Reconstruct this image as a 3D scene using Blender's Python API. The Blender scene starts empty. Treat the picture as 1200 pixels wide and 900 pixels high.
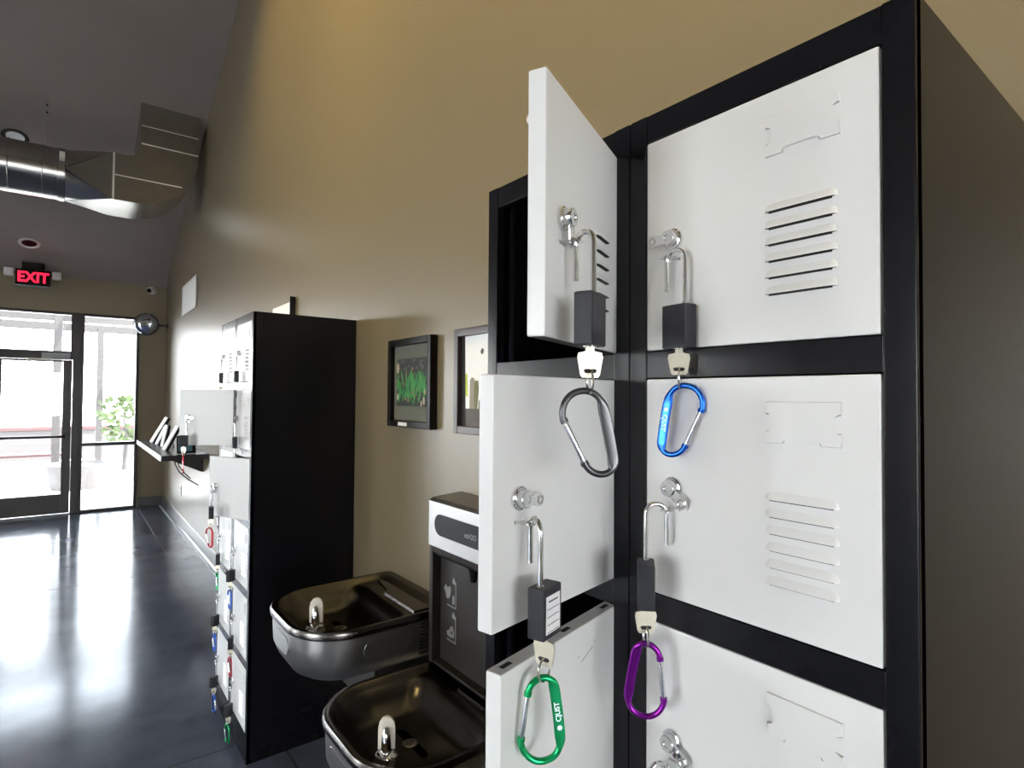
import bpy, bmesh, math, random
from mathutils import Vector, Matrix
random.seed(7)
PI = math.pi
C = bpy.context.scene.collection
sc = bpy.context.scene

# ------------------------------------------------------------------ materials
def mat(name, col, rough=.5, metal=0., spec=.5, noise=None, bump=None, coat=0., emit=None, aniso=0.):
    """procedural principled material; noise=(scale, amount) varies the colour, bump=(scale, strength)"""
    m = bpy.data.materials.new(name); m.use_nodes = True
    nt = m.node_tree; b = nt.nodes['Principled BSDF']
    c = (*col, 1)
    b.inputs['Base Color'].default_value = c
    b.inputs['Roughness'].default_value = rough
    b.inputs['Metallic'].default_value = metal
    b.inputs['Specular IOR Level'].default_value = spec
    b.inputs['Coat Weight'].default_value = coat
    b.inputs['Coat Roughness'].default_value = .08
    if aniso: b.inputs['Anisotropic'].default_value = aniso
    tc = nt.nodes.new('ShaderNodeTexCoord')
    if noise:
        n = nt.nodes.new('ShaderNodeTexNoise'); n.inputs['Scale'].default_value = noise[0]; n.inputs['Detail'].default_value = 5
        nt.links.new(tc.outputs['Object'], n.inputs['Vector'])
        mx = nt.nodes.new('ShaderNodeMix'); mx.data_type = 'RGBA'
        k = noise[1]
        mx.inputs[6].default_value = (*[v*(1-k) for v in col], 1); mx.inputs[7].default_value = (*[min(1, v*(1+k)) for v in col], 1)
        nt.links.new(n.outputs['Fac'], mx.inputs[0]); nt.links.new(mx.outputs[2], b.inputs['Base Color'])
    if bump:
        n = nt.nodes.new('ShaderNodeTexNoise'); n.inputs['Scale'].default_value = bump[0]; n.inputs['Detail'].default_value = 3
        nt.links.new(tc.outputs['Object'], n.inputs['Vector'])
        bp = nt.nodes.new('ShaderNodeBump'); bp.inputs['Strength'].default_value = bump[1]; bp.inputs['Distance'].default_value = .002
        nt.links.new(n.outputs['Fac'], bp.inputs['Height']); nt.links.new(bp.outputs['Normal'], b.inputs['Normal'])
    if emit:
        b.inputs['Emission Color'].default_value = (*emit[0], 1); b.inputs['Emission Strength'].default_value = emit[1]
    return m

def glass_mat(name, tint=(1, 1, 1)):
    m = bpy.data.materials.new(name); m.use_nodes = True; nt = m.node_tree; nt.nodes.clear()
    o = nt.nodes.new('ShaderNodeOutputMaterial'); mx = nt.nodes.new('ShaderNodeMixShader')
    t = nt.nodes.new('ShaderNodeBsdfTransparent'); g = nt.nodes.new('ShaderNodeBsdfGlossy'); f = nt.nodes.new('ShaderNodeFresnel')
    t.inputs[0].default_value = (*tint, 1); g.inputs['Roughness'].default_value = .02; f.inputs[0].default_value = 1.45
    nt.links.new(f.outputs[0], mx.inputs[0]); nt.links.new(t.outputs[0], mx.inputs[1]); nt.links.new(g.outputs[0], mx.inputs[2])
    nt.links.new(mx.outputs[0], o.inputs[0]); return m

M = {}
M['wall'] = mat('tan satin wall paint', (.182, .146, .090), .32, spec=.6, noise=(1.5, .03), bump=(60, .03))
M['wallback'] = mat('tan wall paint of the window wall', (.24, .19, .115), .42, noise=(1.5, .03), bump=(60, .03))
M['wallplain'] = mat('pale wall paint', (.52, .47, .38), .6, noise=(1.2, .03))
M['ceil'] = mat('charcoal ceiling paint', (.27, .228, .212), .45, noise=(2, .08), bump=(20, .05))
M['base'] = mat('dark rubber baseboard', (.05, .052, .055), .3, noise=(8, .1))
M['edge_and_glint'] = mat('pale edge and painted toe glint', (.75, .76, .78), .35, noise=(12, .05))  # pale shelf edge, and the painted glint along the baseboard toe
M['black'] = mat('satin black locker enamel', (.006, .006, .008), .24, spec=.22, noise=(30, .1))
M['inside'] = mat('black locker interior', (.008, .008, .009), .5, noise=(30, .1))
M['white'] = mat('white locker enamel', (.74, .735, .725), .32, spec=.5, bump=(260, .03), noise=(6, .01))
M['slot'] = mat('black slot', (.008, .008, .008), .7, noise=(30, .1))
M['chrome'] = mat('polished chrome', (.78, .78, .79), .09, 1., noise=(40, .03))
M['nickel'] = mat('nickel', (.62, .60, .57), .25, 1., noise=(40, .05))
M['keysteel'] = mat('brushed key steel', (.62, .575, .47), .45, 1., noise=(90, .06))
M['lockblack'] = mat('black padlock casing', (.018, .018, .024), .5, spec=.35, bump=(120, .1), noise=(50, .15))
M['label'] = mat('white paper label', (.85, .85, .86), .6, noise=(30, .03))
M['ink'] = mat('dark grey ink', (.06, .06, .07), .6, noise=(30, .1))
M['lettering'] = mat('pale engraved lettering', (.85, .88, .92), .5, noise=(30, .03))
CAR = {
 'blue': mat('blue anodised aluminium', (.015, .12, .62), .24, .75, noise=(60, .06)),
 'black': mat('black anodised aluminium', (.085, .085, .09), .28, .75, noise=(60, .06)),
 'green': mat('green anodised aluminium', (.01, .42, .14), .24, .7, noise=(60, .06)),
 'purple': mat('purple anodised aluminium', (.22, .01, .30), .22, .75, noise=(60, .06)),
 'red': mat('red anodised aluminium', (.52, .012, .03), .24, .7, noise=(60, .06)),
}
M['alu'] = mat('bright aluminium gate', (.80, .80, .82), .2, 1., noise=(60, .04))
M['steel'] = mat('brushed stainless steel', (.155, .145, .14), .24, 1., noise=(70, .06), aniso=.3)
M['steelbody'] = mat('brushed stainless apron', (.40, .39, .38), .36, 1., noise=(70, .06))
M['darkplastic'] = mat('charcoal moulded plastic', (.030, .027, .026), .5, spec=.25, noise=(60, .08), bump=(200, .04))
M['display'] = mat('dark smoked display', (.012, .012, .013), .35, spec=.12, noise=(40, .1))
M['guard'] = mat('pale flexible bubbler guard', (.68, .62, .52), .45, noise=(40, .03))
M['grey_mark'] = mat('grey printed mark', (.22, .22, .22), .5, noise=(40, .04))
M['frame'] = mat('black picture frame', (.008, .007, .007), .34, spec=.18, noise=(50, .1))
M['framebrown'] = mat('dark brown picture frame', (.045, .032, .03), .35, noise=(50, .1))
M['mount'] = mat('grey green picture mount', (.115, .12, .095), .75, noise=(80, .05))
M['galv'] = mat('galvanised sheet metal', (.36, .35, .335), .24, 1., noise=(9, .12), bump=(14, .05))
M['bronze'] = mat('dark bronze storefront aluminium', (.028, .024, .023), .38, .2, noise=(40, .1))
M['greymetal'] = mat('grey painted metal', (.32, .33, .34), .4, noise=(40, .05))
M['offwhite'] = mat('off white plastic', (.80, .78, .74), .4, noise=(40, .03))
M['seam'] = mat('seam metal with painted catchlight', (.85, .83, .78), .4, .6, noise=(30, .05))  # the seams' catchlight is put into this brighter base colour
M['paper'] = mat('white printed panel', (.88, .87, .84), .55, noise=(9, .02))
M['mirror'] = mat('silver mirror dome', (.62, .68, .78), .06, 1., noise=(8, .03))
M['redlit'] = mat('red lit exit letters', (.6, .01, .03), .5, noise=(40, .05), emit=((1., .012, .05), 1.5))
M['lens'] = mat('frosted lamp lens', (.80, .80, .80), .3, noise=(40, .03))
M['shelfblack'] = mat('black shelf laminate', (.03, .03, .033), .22, noise=(30, .1))
M['glass'] = glass_mat('window glass', (.97, .98, .98))
M['screen'] = mat('teal and violet screen print', (.10, .22, .28), .2, noise=(18, .8))
M['ground'] = mat('sunlit pale concrete', (.62, .60, .57), .8, noise=(.8, .08))
M['redpaint'] = mat('dark red paint', (.050, .018, .018), .6, noise=(4, .1))
M['wood'] = mat('dark stained timber', (.030, .026, .025), .7, noise=(3, .15))
M['leaf'] = mat('dusty green leaves', (.035, .055, .012), .7, noise=(6, .3))
M['greywall'] = mat('pale block wall', (.055, .05, .05), .8, noise=(2, .08))

# floor: polished charcoal concrete with cloudy mottling and varying gloss
def floor_mat():
    m = bpy.data.materials.new('polished charcoal concrete'); m.use_nodes = True; nt = m.node_tree; b = nt.nodes['Principled BSDF']
    tc = nt.nodes.new('ShaderNodeTexCoord')
    n1 = nt.nodes.new('ShaderNodeTexNoise'); n1.inputs['Scale'].default_value = 1.6; n1.inputs['Detail'].default_value = 8; n1.inputs['Roughness'].default_value = .62
    nt.links.new(tc.outputs['Object'], n1.inputs['Vector'])
    r = nt.nodes.new('ShaderNodeValToRGB'); r.color_ramp.elements[0].position = .3; r.color_ramp.elements[1].position = .72
    r.color_ramp.elements[0].color = (.055, .064, .090, 1); r.color_ramp.elements[1].color = (.135, .150, .195, 1)
    nt.links.new(n1.outputs['Fac'], r.inputs['Fac']); nt.links.new(r.outputs['Color'], b.inputs['Base Color'])
    n2 = nt.nodes.new('ShaderNodeTexNoise'); n2.inputs['Scale'].default_value = 5; n2.inputs['Detail'].default_value = 6
    nt.links.new(tc.outputs['Object'], n2.inputs['Vector'])
    mr = nt.nodes.new('ShaderNodeMapRange'); mr.inputs['To Min'].default_value = .10; mr.inputs['To Max'].default_value = .20
    nt.links.new(n2.outputs['Fac'], mr.inputs['Value']); nt.links.new(mr.outputs[0], b.inputs['Roughness'])
    bp = nt.nodes.new('ShaderNodeBump'); bp.inputs['Strength'].default_value = .06; bp.inputs['Distance'].default_value = .01
    nt.links.new(n1.outputs['Fac'], bp.inputs['Height']); nt.links.new(bp.outputs['Normal'], b.inputs['Normal'])
    b.inputs['Specular IOR Level'].default_value = .20; b.inputs['Specular Tint'].default_value = (.72, .86, 1., 1)  # blue of the reflected sky put into the specular tint
    return m
M['floor'] = floor_mat()
M['joint'] = mat('dark floor joint', (.012, .012, .014), .6, noise=(20, .1))

# ------------------------------------------------------------------ geometry
class MB:
    def __init__(s): s.bm = bmesh.new(); s.mats = []; s.bev = False
    def mi(s, m):
        if m not in s.mats: s.mats.append(m)
        return s.mats.index(m)
    def _paint(s, faces, m):
        i = s.mi(m)
        for f in faces: f.material_index = i
    def box(s, x0, x1, y0, y1, z0, z1, m, bevel=0., seg=2):
        vs = [s.bm.verts.new((x, y, z)) for x in (x0, x1) for y in (y0, y1) for z in (z0, z1)]
        q = [(0, 1, 3, 2), (4, 6, 7, 5), (0, 4, 5, 1), (2, 3, 7, 6), (0, 2, 6, 4), (1, 5, 7, 3)]
        fs = [s.bm.faces.new([vs[i] for i in f]) for f in q]
        s._paint(fs, m)
        if bevel > 0:
            s.bev = True
            es = {e for f in fs for e in f.edges}
            r = bmesh.ops.bevel(s.bm, geom=list(es), offset=bevel, segments=seg, affect='EDGES', profile=.5, clamp_overlap=True)
            s._paint(r['faces'], m)
        return s
    def loft(s, loops, m, cap0=True, cap1=True, closed=True):
        """loops: lists of points with equal counts; joined ring to ring"""
        V = [[s.bm.verts.new(p) for p in L] for L in loops]; fs = []
        n = len(V[0])
        for a, b in zip(V, V[1:]):
            for i in range(n if closed else n-1):
                j = (i+1) % n
                fs.append(s.bm.faces.new((a[i], a[j], b[j], b[i])))
        if cap0: fs.append(s.bm.faces.new(list(reversed(V[0]))))
        if cap1: fs.append(s.bm.faces.new(V[-1]))
        s._paint(fs, m); return s
    def prism(s, poly, f, lo, hi, m, bevel=0.):
        """poly: 2-D points; f(a, b, h) -> 3-D point"""
        A = [s.bm.verts.new(f(a, b, lo)) for a, b in poly]; B = [s.bm.verts.new(f(a, b, hi)) for a, b in poly]
        n = len(poly); fs = [s.bm.faces.new((A[i], A[(i+1) % n], B[(i+1) % n], B[i])) for i in range(n)]
        fs += [s.bm.faces.new(list(reversed(A))), s.bm.faces.new(B)]
        s._paint(fs, m)
        if bevel > 0:
            s.bev = True
            es = list(fs[-1].edges)
            r = bmesh.ops.bevel(s.bm, geom=es, offset=bevel, segments=2, affect='EDGES', profile=.5, clamp_overlap=True)
            s._paint(r['faces'], m)
        return s
    def tube(s, pts, r, m, seg=12, closed=False, flat=None, sq=None):
        """sweep a circle (or ellipse: flat=(normal, ratio)) along points; r number or list"""
        P = [Vector(p) for p in pts]; n = len(P); loops = []
        up = None
        for i in range(n):
            if closed: t = P[(i+1) % n]-P[i-1]
            else: t = P[min(i+1, n-1)]-P[max(i-1, 0)]
            t.normalize()
            if up is None:
                up = Vector((0, 0, 1)) if abs(t.z) < .9 else Vector((1, 0, 0))
                if flat: up = Vector(flat[0])
            a = up-t*up.dot(t); a.normalize(); b = t.cross(a); up = a
            rr = r[i] if isinstance(r, (list, tuple)) else r
            k = 1.
            if flat: k = flat[1][i] if isinstance(flat[1], (list, tuple)) else flat[1]
            e = 1. if sq is None else sq[i]
            cs = lambda v: math.copysign(abs(v)**e, v)
            loops.append([P[i]+a*(rr*cs(math.cos(2*PI*j/seg)))+b*(rr*k*cs(math.sin(2*PI*j/seg))) for j in range(seg)])
        if closed: loops.append(loops[0])
        if closed:
            V = [[s.bm.verts.new(p) for p in L] for L in loops[:-1]]; fs = []
            for i in range(n):
                a, b = V[i], V[(i+1) % n]
                for j in range(seg): fs.append(s.bm.faces.new((a[j], a[(j+1) % seg], b[(j+1) % seg], b[j])))
            s._paint(fs, m)
        else: s.loft(loops, m)
        return s
    def cyl(s, p0, p1, r, m, seg=20, r2=None):
        return s.tube([p0, p1], [r, r if r2 is None else r2], m, seg)
    def lathe(s, prof, o, axis, m, seg=28):
        """prof: (radius, height along axis)"""
        ax = Vector(axis).normalized(); u = Vector((0, 0, 1)) if abs(ax.z) < .9 else Vector((1, 0, 0))
        u = (u-ax*u.dot(ax)).normalized(); w = ax.cross(u); o = Vector(o)
        loops = [[o+ax*h+(u*math.cos(2*PI*j/seg)+w*math.sin(2*PI*j/seg))*max(r, 1e-5) for j in range(seg)] for r, h in prof]
        return s.loft(loops, m)
    def build(s, name, parent=None, smooth=35, loc=None, rot=None):
        bmesh.ops.recalc_face_normals(s.bm, faces=s.bm.faces[:])
        me = bpy.data.meshes.new(name); s.bm.to_mesh(me); s.bm.free()
        for m in s.mats: me.materials.append(m)
        for p in me.polygons: p.use_smooth = True
        me.set_sharp_from_angle(angle=math.radians(smooth))
        o = bpy.data.objects.new(name, me); C.objects.link(o)
        if s.bev:
            w_ = o.modifiers.new('weighted_normal', 'WEIGHTED_NORMAL'); w_.keep_sharp = True
        if parent: o.parent = parent
        if loc is not None: o.location = loc
        if rot is not None: o.rotation_euler = rot
        return o

def tag(o, label, cat, group=None):
    o['label'] = label; o['category'] = cat
    if group: o['group'] = group
    return o
def thing(name, label, cat, loc=(0, 0, 0), rotz=0., group=None):
    o = bpy.data.objects.new(name, None); C.objects.link(o); o.empty_display_size = .05
    o.location = loc; o.rotation_euler = (0, 0, rotz)
    return tag(o, label, cat, group)
def struct(mb, name, parent=None, **k):
    o = mb.build(name, parent, **k)
    if parent is None: o['kind'] = 'structure'
    return o
def copy_tree(o, parent=None):
    c = o.copy(); C.objects.link(c)
    if parent: c.parent = parent
    for ch in list(o.children): copy_tree(ch, c)
    return c
def text_mesh(txt, name, m, size, depth, parent=None, matrix=None, bold=0., align='CENTER'):
    cu = bpy.data.curves.new(name, 'FONT'); cu.body = txt; cu.size = size; cu.extrude = depth; cu.offset = bold
    cu.align_x = align; cu.align_y = 'CENTER'
    t = bpy.data.objects.new(name+'_curve', cu); C.objects.link(t)
    dg = bpy.context.evaluated_depsgraph_get(); dg.update()
    me = bpy.data.meshes.new_from_object(t.evaluated_get(dg))
    bpy.data.objects.remove(t)
    me.materials.clear(); me.materials.append(m)
    o = bpy.data.objects.new(name, me); C.objects.link(o)
    if parent: o.parent = parent
    if matrix is not None: o.matrix_local = matrix
    return o

# ------------------------------------------------------------------ dimensions (metres)
XW = 1.078          # long tan wall
YB = 9.365          # window wall
XL, YR = -6.5, -4.0 # far left wall, wall behind the camera
def zceil(y):
    return 4.852-.402*(y-5.253)
CEIL = [(YR-.2, zceil(YR-.2)), (5.253, 4.852), (9.15, 3.285), (YB, 3.05), (YB+.2, 3.05)]

# ------------------------------------------------------------------ setting
mb = MB(); mb.box(XL-.2, XW+.2, YR-.2, YB+.2, -.12, 0, M['floor']); fl = struct(mb, 'floor')
mb = MB()
for x in (.785, -2.265, -5.31): mb.box(x-.004, x+.004, YR, YB, -.001, .0008, M['joint'])
for y in (-.27, 2.78, 5.835, 8.885): mb.box(XL, XW, y-.004, y+.004, -.001, .0008, M['joint'])
mb.build('floor_joint', fl)
mb = MB(); f = lambda a, b, h: (h, a, b)
mb.prism(CEIL+[(y, z+.2) for y, z in reversed(CEIL)], f, XL-.2, XW+.2, M['ceil']); struct(mb, 'ceiling')
prof = [(YR-.2, 0)]+[(YB+.2, 0)]+[(y, z+.05) for y, z in reversed(CEIL)]
mb = MB(); mb.prism(prof, f, XW, XW+.15, M['wall']); struct(mb, 'wall_right')
mb = MB(); RW = (-1.7, .6); rz0, rz1 = .8, 2.25
mb.box(XL-.1, RW[0], YR-.15, YR, 0, zceil(YR)+.1, M['wallplain']); mb.box(RW[1], XW+.1, YR-.15, YR, 0, zceil(YR)+.1, M['wallplain'])
mb.box(RW[0], RW[1], YR-.15, YR, 0, rz0, M['wallplain']); mb.box(RW[0], RW[1], YR-.15, YR, rz1, zceil(YR)+.1, M['wallplain']); struct(mb, 'wall_rear')
mb = MB(); B = M['bronze']
for x in (RW[0], -.575, RW[1]-.05): mb.box(x, x+.05, YR-.1, YR+.01, rz0, rz1, B, .003)
for z in (rz0, rz1-.05): mb.box(RW[0]+.05, RW[1]-.05, YR-.1, YR+.01, z, z+.05, B, .003)
o = struct(mb, 'window_9'); g = MB(); g.box(RW[0]+.02, RW[1]-.02, YR-.05, YR-.044, rz0+.02, rz1-.02, M['glass']); g.build('glass_pane', o)
# left wall: tall unseen windows (outside the frame, the daylight for the lockers)
mb = MB()
zt = 2.6
mb.prism([(YR, zt), (YB, zt)]+[(y, z+.05) for y, z in reversed(CEIL[:4])], f, XL-.15, XL, M['wallplain'])
mb.box(XL-.15, XL, YR, YB, 0, .12, M['wallplain'])
LW = [(-1.8, 1.2), (4.9, 6.6)]  # first opening added to brighten the shut locker doors
edges = [YR]+[e for w in LW for e in w]+[YB]
for a, b in zip(edges[0::2], edges[1::2]): mb.box(XL-.15, XL, a, b, .12, zt, M['wallplain'])
struct(mb, 'wall_left')
# window wall
YW = YB+.15
mb = MB()
mb.prism([(XL, 2.60), (XL, 3.15), (XW, 3.15), (XW, 2.60)], lambda a, b, h: (a, h, b), YB, YW, M['wallback'])
mb.box(.765, XW, YB, YW, 0, 2.60, M['wallback'])
BW = [(-2.9, -1.0), (-4.5, -3.1), (-6.2, -4.7)]
mb.box(XL, -6.2, YB, YW, 0, 2.6, M['wallback']); mb.box(-4.7, -4.5, YB, YW, 0, 2.6, M['wallback']); mb.box(-3.1, -2.9, YB, YW, 0, 2.6, M['wallback']); mb.box(-1.0, -.84, YB, YW, 0, 2.6, M['wallback'])
struct(mb, 'wall_back')

def pane_window(name, x0, x1, z0, z1, bars=(), fw=.05):
    mb = MB(); B = M['bronze']; y0, y1 = YB-.02, YB+.09
    mb.box(x0, x0+fw, y0, y1, z0, z1, B, .003); mb.box(x1-fw, x1, y0, y1, z0, z1, B, .003)
    mb.box(x0+fw, x1-fw, y0, y1, z0, z0+fw, B, .003); mb.box(x0+fw, x1-fw, y0, y1, z1-fw, z1, B, .003)
    for z in bars: mb.box(x0+fw, x1-fw, y0, y1, z-.022, z+.022, B, .003)
    o = struct(mb, name)
    g = MB(); g.box(x0+fw*.5, x1-fw*.5, YB+.03, YB+.036, z0+fw*.5, z1-fw*.5, M['glass']); g.build('glass_pane', o)
    return o
pane_window('window_1', .125, .765, 0, 2.60, bars=(.885,), fw=.035)           # sidelight
pane_window('window_2', -.84, .055, 2.06, 2.60, fw=.035)                       # transom over the door
k = 3
for a, b in BW:
    pane_window('window_%d' % k, a, b, 0, 2.60, bars=(.885, 2.03)); k += 1
mb = MB(); mb.box(.045, .130, YB-.025, YB+.1, 0, 2.60, M['bronze'], .004); mb.box(-.85, -.80, YB-.025, YB+.1, 0, 2.60, M['bronze'], .004)
mb.box(-.80, .045, YB-.025, YB+.1, 1.985, 2.075, M['bronze'], .004); mb.box(-.80, .045, YB-.03, YB+.1, 0, .012, M['greymetal'])
struct(mb, 'trim_1')
# storefront door
dr = MB(); B = M['bronze']; y0, y1 = YB-.012, YB+.035
dr.box(-.79, -.645, y0, y1, .02, 1.98, B, .003); dr.box(-.052, .040, y0, y1, .02, 1.98, B, .003)
dr.box(-.645, -.052, y0, y1, .02, .265, B, .003); dr.box(-.645, -.052, y0, y1, 1.955, 1.98, B, .003)
door = struct(dr, 'door_1')
g = MB(); g.box(-.66, -.04, YB+.008, YB+.014, .25, 1.965, M['glass']); g.build('glass_pane', door)
g = MB(); g.tube([(-.70, YB-.02, 1.0), (-.70, YB-.075, 1.0), (-.02, YB-.075, 1.0), (-.02, YB-.02, 1.0)], .016, B, 12)
g.cyl((.0, YB-.012, 1.0), (.0, YB-.05, 1.0), .022, M['greymetal'])
g.build('push_bar', door)
g = MB(); g.box(-.27, .02, YB-.075, YB-.026, 1.985, 2.065, M['greymetal'], .006)
g.box(-.40, -.16, YB-.10, YB-.088, 1.965, 1.99, M['offwhite'], .004); g.box(-.40, -.37, YB-.10, YB-.01, 1.945, 1.972, M['offwhite'], .003)
g.cyl((-.2, YB-.094, 1.96), (-.2, YB-.05, 2.0), .014, M['greymetal'])
g.build('door_closer', door)
# left-wall window frames and glass
for i, (a, b) in enumerate(LW):
    mb = MB(); B = M['bronze']; x0, x1 = XL-.12, XL+.01
    mb.box(x0, x1, a, a+.05, .12, zt, B, .003); mb.box(x0, x1, b-.05, b, .12, zt, B, .003)
    mb.box(x0, x1, a+.05, b-.05, .12, .17, B, .003); mb.box(x0, x1, a+.05, b-.05, zt-.05, zt, B, .003)
    mb.box(x0, x1, (a+b)/2-.02, (a+b)/2+.02, .17, zt-.05, B, .003)
    o = struct(mb, 'window_%d' % (k+i))
    g = MB(); g.box(XL-.06, XL-.054, a+.02, b-.02, .14, zt-.02, M['glass']); g.build('glass_pane', o)
# baseboards
def base_profile(): return [(0, 0), (.030, 0), (.030, .004), (.012, .016), (.011, .128), (.006, .135), (0, .135)]
mb = MB(); mb.prism([(XW-a, b) for a, b in base_profile()], lambda a, b, h: (a, h, b), 3.3, YB-.012, M['base']); o = struct(mb, 'baseboard_right')
g = MB(); g.box(XW-.052, XW-.028, 3.3, YB-.012, 0, .006, M['edge_and_glint'], .002); g.build('toe_glint', o)  # window reflection along the toe, built as a pale strip
mb = MB(); mb.prism([(YB-a, b) for a, b in base_profile()], lambda a, b, h: (h, a, b), .78, XW-.012, M['base']); struct(mb, 'baseboard_back')

# ------------------------------------------------------------------ outside
mb = MB(); mb.box(-40, 40, YW, 60, -.14, -.02, M['ground']); mb.box(-60, XL-.15, -30, YW, -.14, -.02, M['ground']); mb.box(XL-.15, 40, -30, YR-.15, -.14, -.02, M['ground']); o = mb.build('pavement'); o['kind'] = 'structure'
t = thing('pergola', 'timber pergola standing outside the glass door', 'pergola', (0, 0, -.02))
for x, y in ((-1.9, 12.6), (-.15, 12.6), (1.35, 12.6), (-1.9, 15.4), (.55, 15.4)):
    g = MB(); g.box(x-.06, x+.06, y-.06, y+.06, 0, 3.0, M['wood'], .008); g.build('post', t)
for z, y in ((2.82, 12.6), (3.12, 12.6), (2.9, 15.4)):
    g = MB(); g.box(-4.5, 2.4, y-.05, y+.05, z, z+.16, M['wood'], .008); g.build('beam', t)
for x in (-3.4, -2.2, -1.0, .2, 1.4):
    g = MB(); g.box(x-.04, x+.04, 12.2, 15.9, 3.28, 3.42, M['redpaint'], .006); g.build('rafter', t)
t = thing('planter', 'round planter outside the narrow side window', 'planter', (.15, 12.0, -.02))
g = MB(); g.lathe([(.34, 0), (.42, .22), (.44, .4), (.40, .42), (.37, .36)], (0, 0, 0), (0, 0, 1), M['greywall']); g.build('bowl', t)
g = MB(); g.lathe([(.37, .36), (.2, .39), (.0, .40)], (0, 0, 0), (0, 0, 1), M['wood']); g.build('soil', t)
t = thing('low_wall', 'long low wall with red coping across the yard outside', 'wall', (0, 17.5, -.02))
g = MB(); g.box(-9, 9, -.12, .12, 0, .7, M['greywall'], .01); g.build('blocks', t)
g = MB(); g.box(-9.03, 9.03, -.16, .16, .7, .78, M['redpaint'], .01); g.build('coping', t)
t = thing('bench', 'low red bench outside the glass door', 'bench', (-.8, 13.6, -.02))
g = MB(); g.box(-.8, .8, -.2, .2, .42, .47, M['redpaint'], .008); g.build('seat', t)
for x in (-.65, .65):
    g = MB(); g.box(x-.04, x+.04, -.17, .17, 0, .42, M['greymetal'], .006); g.build('leg', t)
def shrub(x, y, h, lab, spread):
    t = thing('shrub', lab, 'shrub', (x, y, -.02))
    g = MB(); g.tube([(0, 0, 0), (.03, 0, h*.4), (-.02, .02, h*.75)], [.05, .035, .015], M['wood'], 8); g.build('stem', t)
    g = MB()
    for i in range(140):
        a = random.uniform(0, 2*PI); b = random.uniform(-.9, 1); rr = spread*random.uniform(.4, 1)
        c = Vector((math.cos(a)*rr*math.sqrt(max(.05, 1-b*b)), math.sin(a)*rr*math.sqrt(max(.05, 1-b*b)), h*.68+b*h*.32))
        d = Vector((random.uniform(-1, 1), random.uniform(-1, 1), random.uniform(-.3, 1))).normalized()*.16
        w = d.cross(Vector((random.uniform(-1, 1), 1, .2))).normalized()*.05; th = d.cross(w).normalized()*.004
        g.loft([[c-w*.2-th, c+w*.2-th, c+w*.2+th, c-w*.2+th], [c+d*.5-w-th, c+d*.5+w-th, c+d*.5+w+th, c+d*.5-w+th], [c+d-w*.1-th, c+d+w*.1-th, c+d+w*.1+th, c+d-w*.1+th]], M['leaf'])
    g.build('foliage', t)
shrub(.95, 14.3, 1.5, 'green leafy shrub outside the narrow side window', .5)
shrub(-4.6, 14.5, 2.2, 'tall green shrub outside the windows left of the glass door', .9)

# ------------------------------------------------------------------ lockers
UW, UD, UH = .319, .457, 1.907
PITCH, DH, ROW1 = .298, .2645, 1.872
SIDE = .027
def row_top(r): return ROW1-PITCH*(r-1)

def build_body_meshes():
    K, I = M['black'], M['inside']
    t = thing('locker_tower', 'x', 'locker')          # local: x depth into the wall (0 = front), y width, z up
    b = MB(); th = .004
    b.box(.002, UD, .0007, th, 0, UH, K, .001); b.box(.002, UD, UW-th, UW-.0007, 0, UH, K, .001)
    b.box(UD-th, UD, th, UW-th, 0, UH, I); b.box(.002, UD-th, th, UW-th, UH-th, UH, K); b.box(.02, UD-th, th, UW-th, .085, .1, I)
    b.build('cabinet_body', t)
    fr = MB()
    fr.box(-.001, .014, .0007, SIDE, 0, UH, K, .0015); fr.box(-.001, .014, UW-SIDE, UW-.0007, 0, UH, K, .0015)
    fr.box(0, .013, SIDE, UW-SIDE, ROW1, UH-.0005, K, .001)
    for r in range(1, 6): fr.box(0, .013, SIDE, UW-SIDE, row_top(r+1), row_top(r)-DH, K, .001)
    fr.box(0, .013, SIDE, UW-SIDE, 0, row_top(6)-DH, K, .001)
    for y in (SIDE, UW-SIDE-.012): fr.box(.026, .03, y, y+.012, .12, UH-.02, K)
    fr.build('face_frame', t)
    for r in range(1, 6):
        s = MB(); s.box(.014, UD-th, th, UW-th, row_top(r)-DH-.022, row_top(r)-DH-.018, I); s.build('shelf', t)
    return t

PIV = SIDE+.012
FACE = .010
def door_mesh(kind):
    W = M['white']; b = MB()
    b.box(-.010, .2535, -.010, FACE, .001, DH-.001, W, .0022)
    top = DH
    sh_ = {'full': 0., 'plain_card': .024}.get(kind, 0.)
    for i in range(0 if kind == 'flat' else 6):            # louvres: scoops that open downwards
        zb = top-.1240-.0172*i-.004; zt_ = zb+.0095
        us = [q+sh_ for q in ((.026, .0285, .034, .090, .0955, .098) if kind == 'full' else (.032, .0345, .040, .074, .0795, .082))]; ks = [.05, .75, 1, 1, .75, .05]
        L = []
        for u, kk in zip(us, ks):
            L.append([(u, FACE-.0005, zt_-(1-kk)*.004), (u, FACE+.0042*kk, zb+.0012), (u, FACE+.0042*kk, zb), (u, FACE-.0005, zb)])
        n0 = len(b.bm.faces); b.loft(L, W); b.bm.faces.ensure_lookup_table()
        for f_ in list(b.bm.faces)[n0:]:
            zs = [v.co.z for v in f_.verts]
            if max(zs)-min(zs) < 1e-5: f_.material_index = b.mi(M['slot'])
        b.box(us[0]+.005, us[-1]-.004, FACE-.0004, FACE+.0003, zb-.0016, zb+.0003, M['slot'])
    for u in (.015, .11, .225): b.box(u, u+.016, -.003, .003, DH-.0012, DH-.0007, M['slot'])
    return b
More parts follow.
